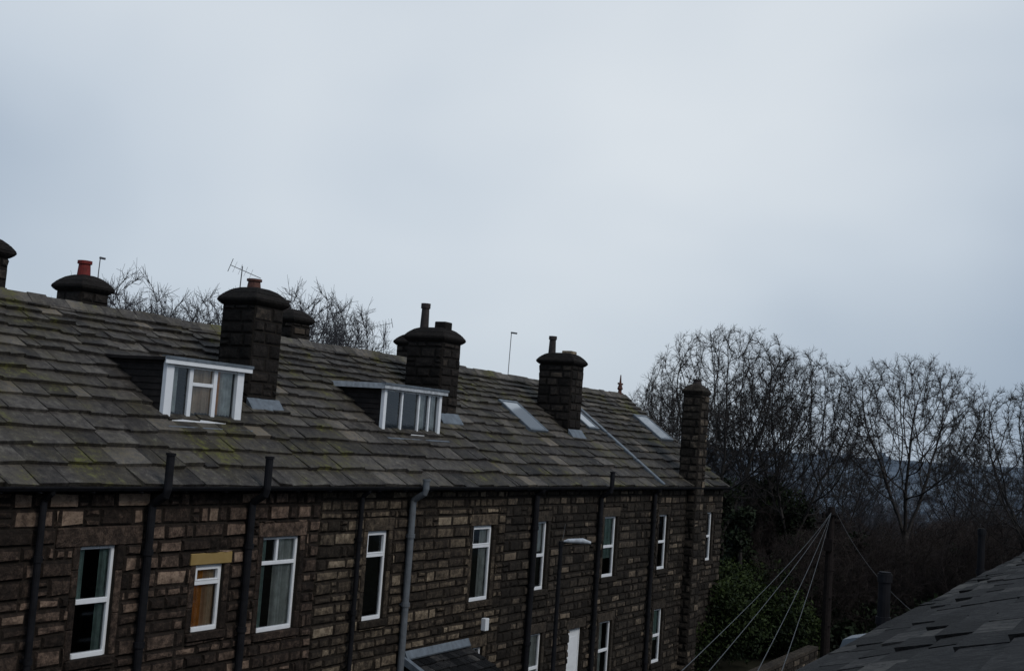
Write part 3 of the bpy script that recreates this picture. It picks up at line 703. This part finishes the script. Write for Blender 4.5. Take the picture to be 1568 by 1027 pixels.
for i in range(105):
    px=r.uniform(1090,1660); d=r.uniform(49,66); x,y=at_(px,d); h_=r.uniform(.8,2.4)
    bl.append((x,y,h_*.6,r.uniform(.8,1.7),r.uniform(.8,1.7),h_*.8))
leafcloud('undergrowth',bl,40000,.11,M['ivy'],None,6)
for px,d,H in ((1112,57,6.8),(1150,53,5.8),(1198,59,7.0),(1250,60,5.6),(1330,62,4.2),(1480,60,3.9),(1540,58,4.2)):
    x,y=at_(px,d); P=empty('evergreen_tree'); mb=MB(); mb.tube([(x,y,0),(x+.1,y,H*.5),(x,y,H*.9)],[.14,.1,.03],8); 
    bl=[]
    for k in range(22):
        f=r.uniform(.12,.97); a=r.uniform(0,6.28); R_=1.5*(1-f)**.55; bl.append((x+math.cos(a)*R_*.7,y+math.sin(a)*R_*.7,H*f,.3+.55*(1-f),.3+.55*(1-f),.5))
        mb.tube([(x,y,H*f*.9),(bl[-1][0],bl[-1][1],H*f)],[.04,.015],5)
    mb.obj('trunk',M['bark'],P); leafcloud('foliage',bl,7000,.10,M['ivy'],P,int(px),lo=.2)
mb=MB(); 
for i in range(90):
    d=r.uniform(500,1150); px=r.uniform(950,1750); x,y=at_(px,d); z=gz(x,y); w_=r.uniform(5,11); h_=r.uniform(3,5); t=r.random()
    mi=0 if t<.2 else (1 if t<.8 else 2); mb.box(x-w_/2,x+w_/2,y-4,y+4,z-2,z+h_,.5,mi)
    p=[(x-w_/2,y-4.3,z+h_),(x+w_/2,y-4.3,z+h_),(x+w_/2,y+4.3,z+h_),(x-w_/2,y+4.3,z+h_)]
    mb.face([p[0],p[1],(x+w_/2,y,z+h_+2.5),(x-w_/2,y,z+h_+2.5)],.5,3);mb.face([p[3],p[2],(x+w_/2,y,z+h_+2.5),(x-w_/2,y,z+h_+2.5)],.5,3)
mb.obj('distant_houses',[plain('hazed_render',(.25,.29,.33),.9,.1),plain('hazed_stone',(.16,.185,.22),.9,.1),plain('hazed_brick',(.17,.175,.195),.9,.1),plain('hazed_roof',(.12,.145,.175),.9,.1)])  # blue-grey shift in these colours is painted distance haze

# ------------------------------------------------------------------ world
w=bpy.data.worlds.new('World'); scene.world=w; w.use_nodes=True; nt=w.node_tree; N=nt.nodes
bg=N['Background']; sky=N.new('ShaderNodeTexSky'); sky.sky_type='NISHITA'; sky.sun_disc=False; sky.sun_elevation=math.radians(42); sky.sun_rotation=math.radians(100)
tc=N.new('ShaderNodeTexCoord')
def vm(op,a,b):
    m=N.new('ShaderNodeVectorMath'); m.operation=op
    for i,x in enumerate((a,b)):
        if isinstance(x,tuple): m.inputs[i].default_value=x
        else: nt.links.new(x,m.inputs[i])
    return m
def mm(op,a,b):
    m=N.new('ShaderNodeMath'); m.operation=op
    for i,x in enumerate((a,b)):
        if isinstance(x,(int,float)): m.inputs[i].default_value=x
        else: nt.links.new(x,m.inputs[i])
    return m.outputs[0]
D=tc.outputs['Generated']
st=vm('MULTIPLY',D,(1,1,1.7)).outputs[0]
no=N.new('ShaderNodeTexNoise'); no.inputs['Scale'].default_value=2.2; no.inputs['Detail'].default_value=3; no.inputs['Roughness'].default_value=.42; no.inputs['Distortion'].default_value=.25; nt.links.new(st,no.inputs[0])
bd=Vector((-.46,.76,.44)).normalized(); dt=vm('DOT_PRODUCT',D,tuple(bd)).outputs['Value']
f=mm('ADD',mm('MULTIPLY',mm('SUBTRACT',dt,.83),4.0),mm('MULTIPLY',mm('SUBTRACT',no.outputs[0],.40),1.2))
rp_=N.new('ShaderNodeValToRGB'); e=rp_.color_ramp.elements; e.new(.5)
for i,(p,c) in enumerate([(0,(.33,.41,.52)),(.45,(.58,.65,.73)),(1,(.80,.845,.88))]): e[i].position=p; e[i].color=(*c,1)
nt.links.new(f,rp_.inputs[0])
sc=N.new('ShaderNodeVectorMath'); sc.operation='SCALE'; sc.inputs['Scale'].default_value=.09; nt.links.new(sky.outputs[0],sc.inputs[0])
mx=N.new('ShaderNodeMix'); mx.data_type='RGBA'; ii=[i for i in mx.inputs if i.enabled]; ii[0].default_value=.92
nt.links.new(sc.outputs[0],ii[1]); nt.links.new(rp_.outputs[0],ii[2]); nt.links.new([o for o in mx.outputs if o.enabled][0],bg.inputs[0]); bg.inputs[1].default_value=1.0
sl=bpy.data.lights.new('sun','SUN'); sl.energy=1.2; sl.angle=math.radians(25); sl.color=(1,.97,.93)
so=bpy.data.objects.new('sun',sl); scene.collection.objects.link(so)
el,az=math.radians(42),math.radians(100); sd=Vector((math.sin(az)*math.cos(el),math.cos(az)*math.cos(el),math.sin(el)))
so.rotation_euler=sd.to_track_quat('Z','Y').to_euler()
scene.view_settings.view_transform='Standard'; scene.view_settings.look='None'; scene.view_settings.exposure=0
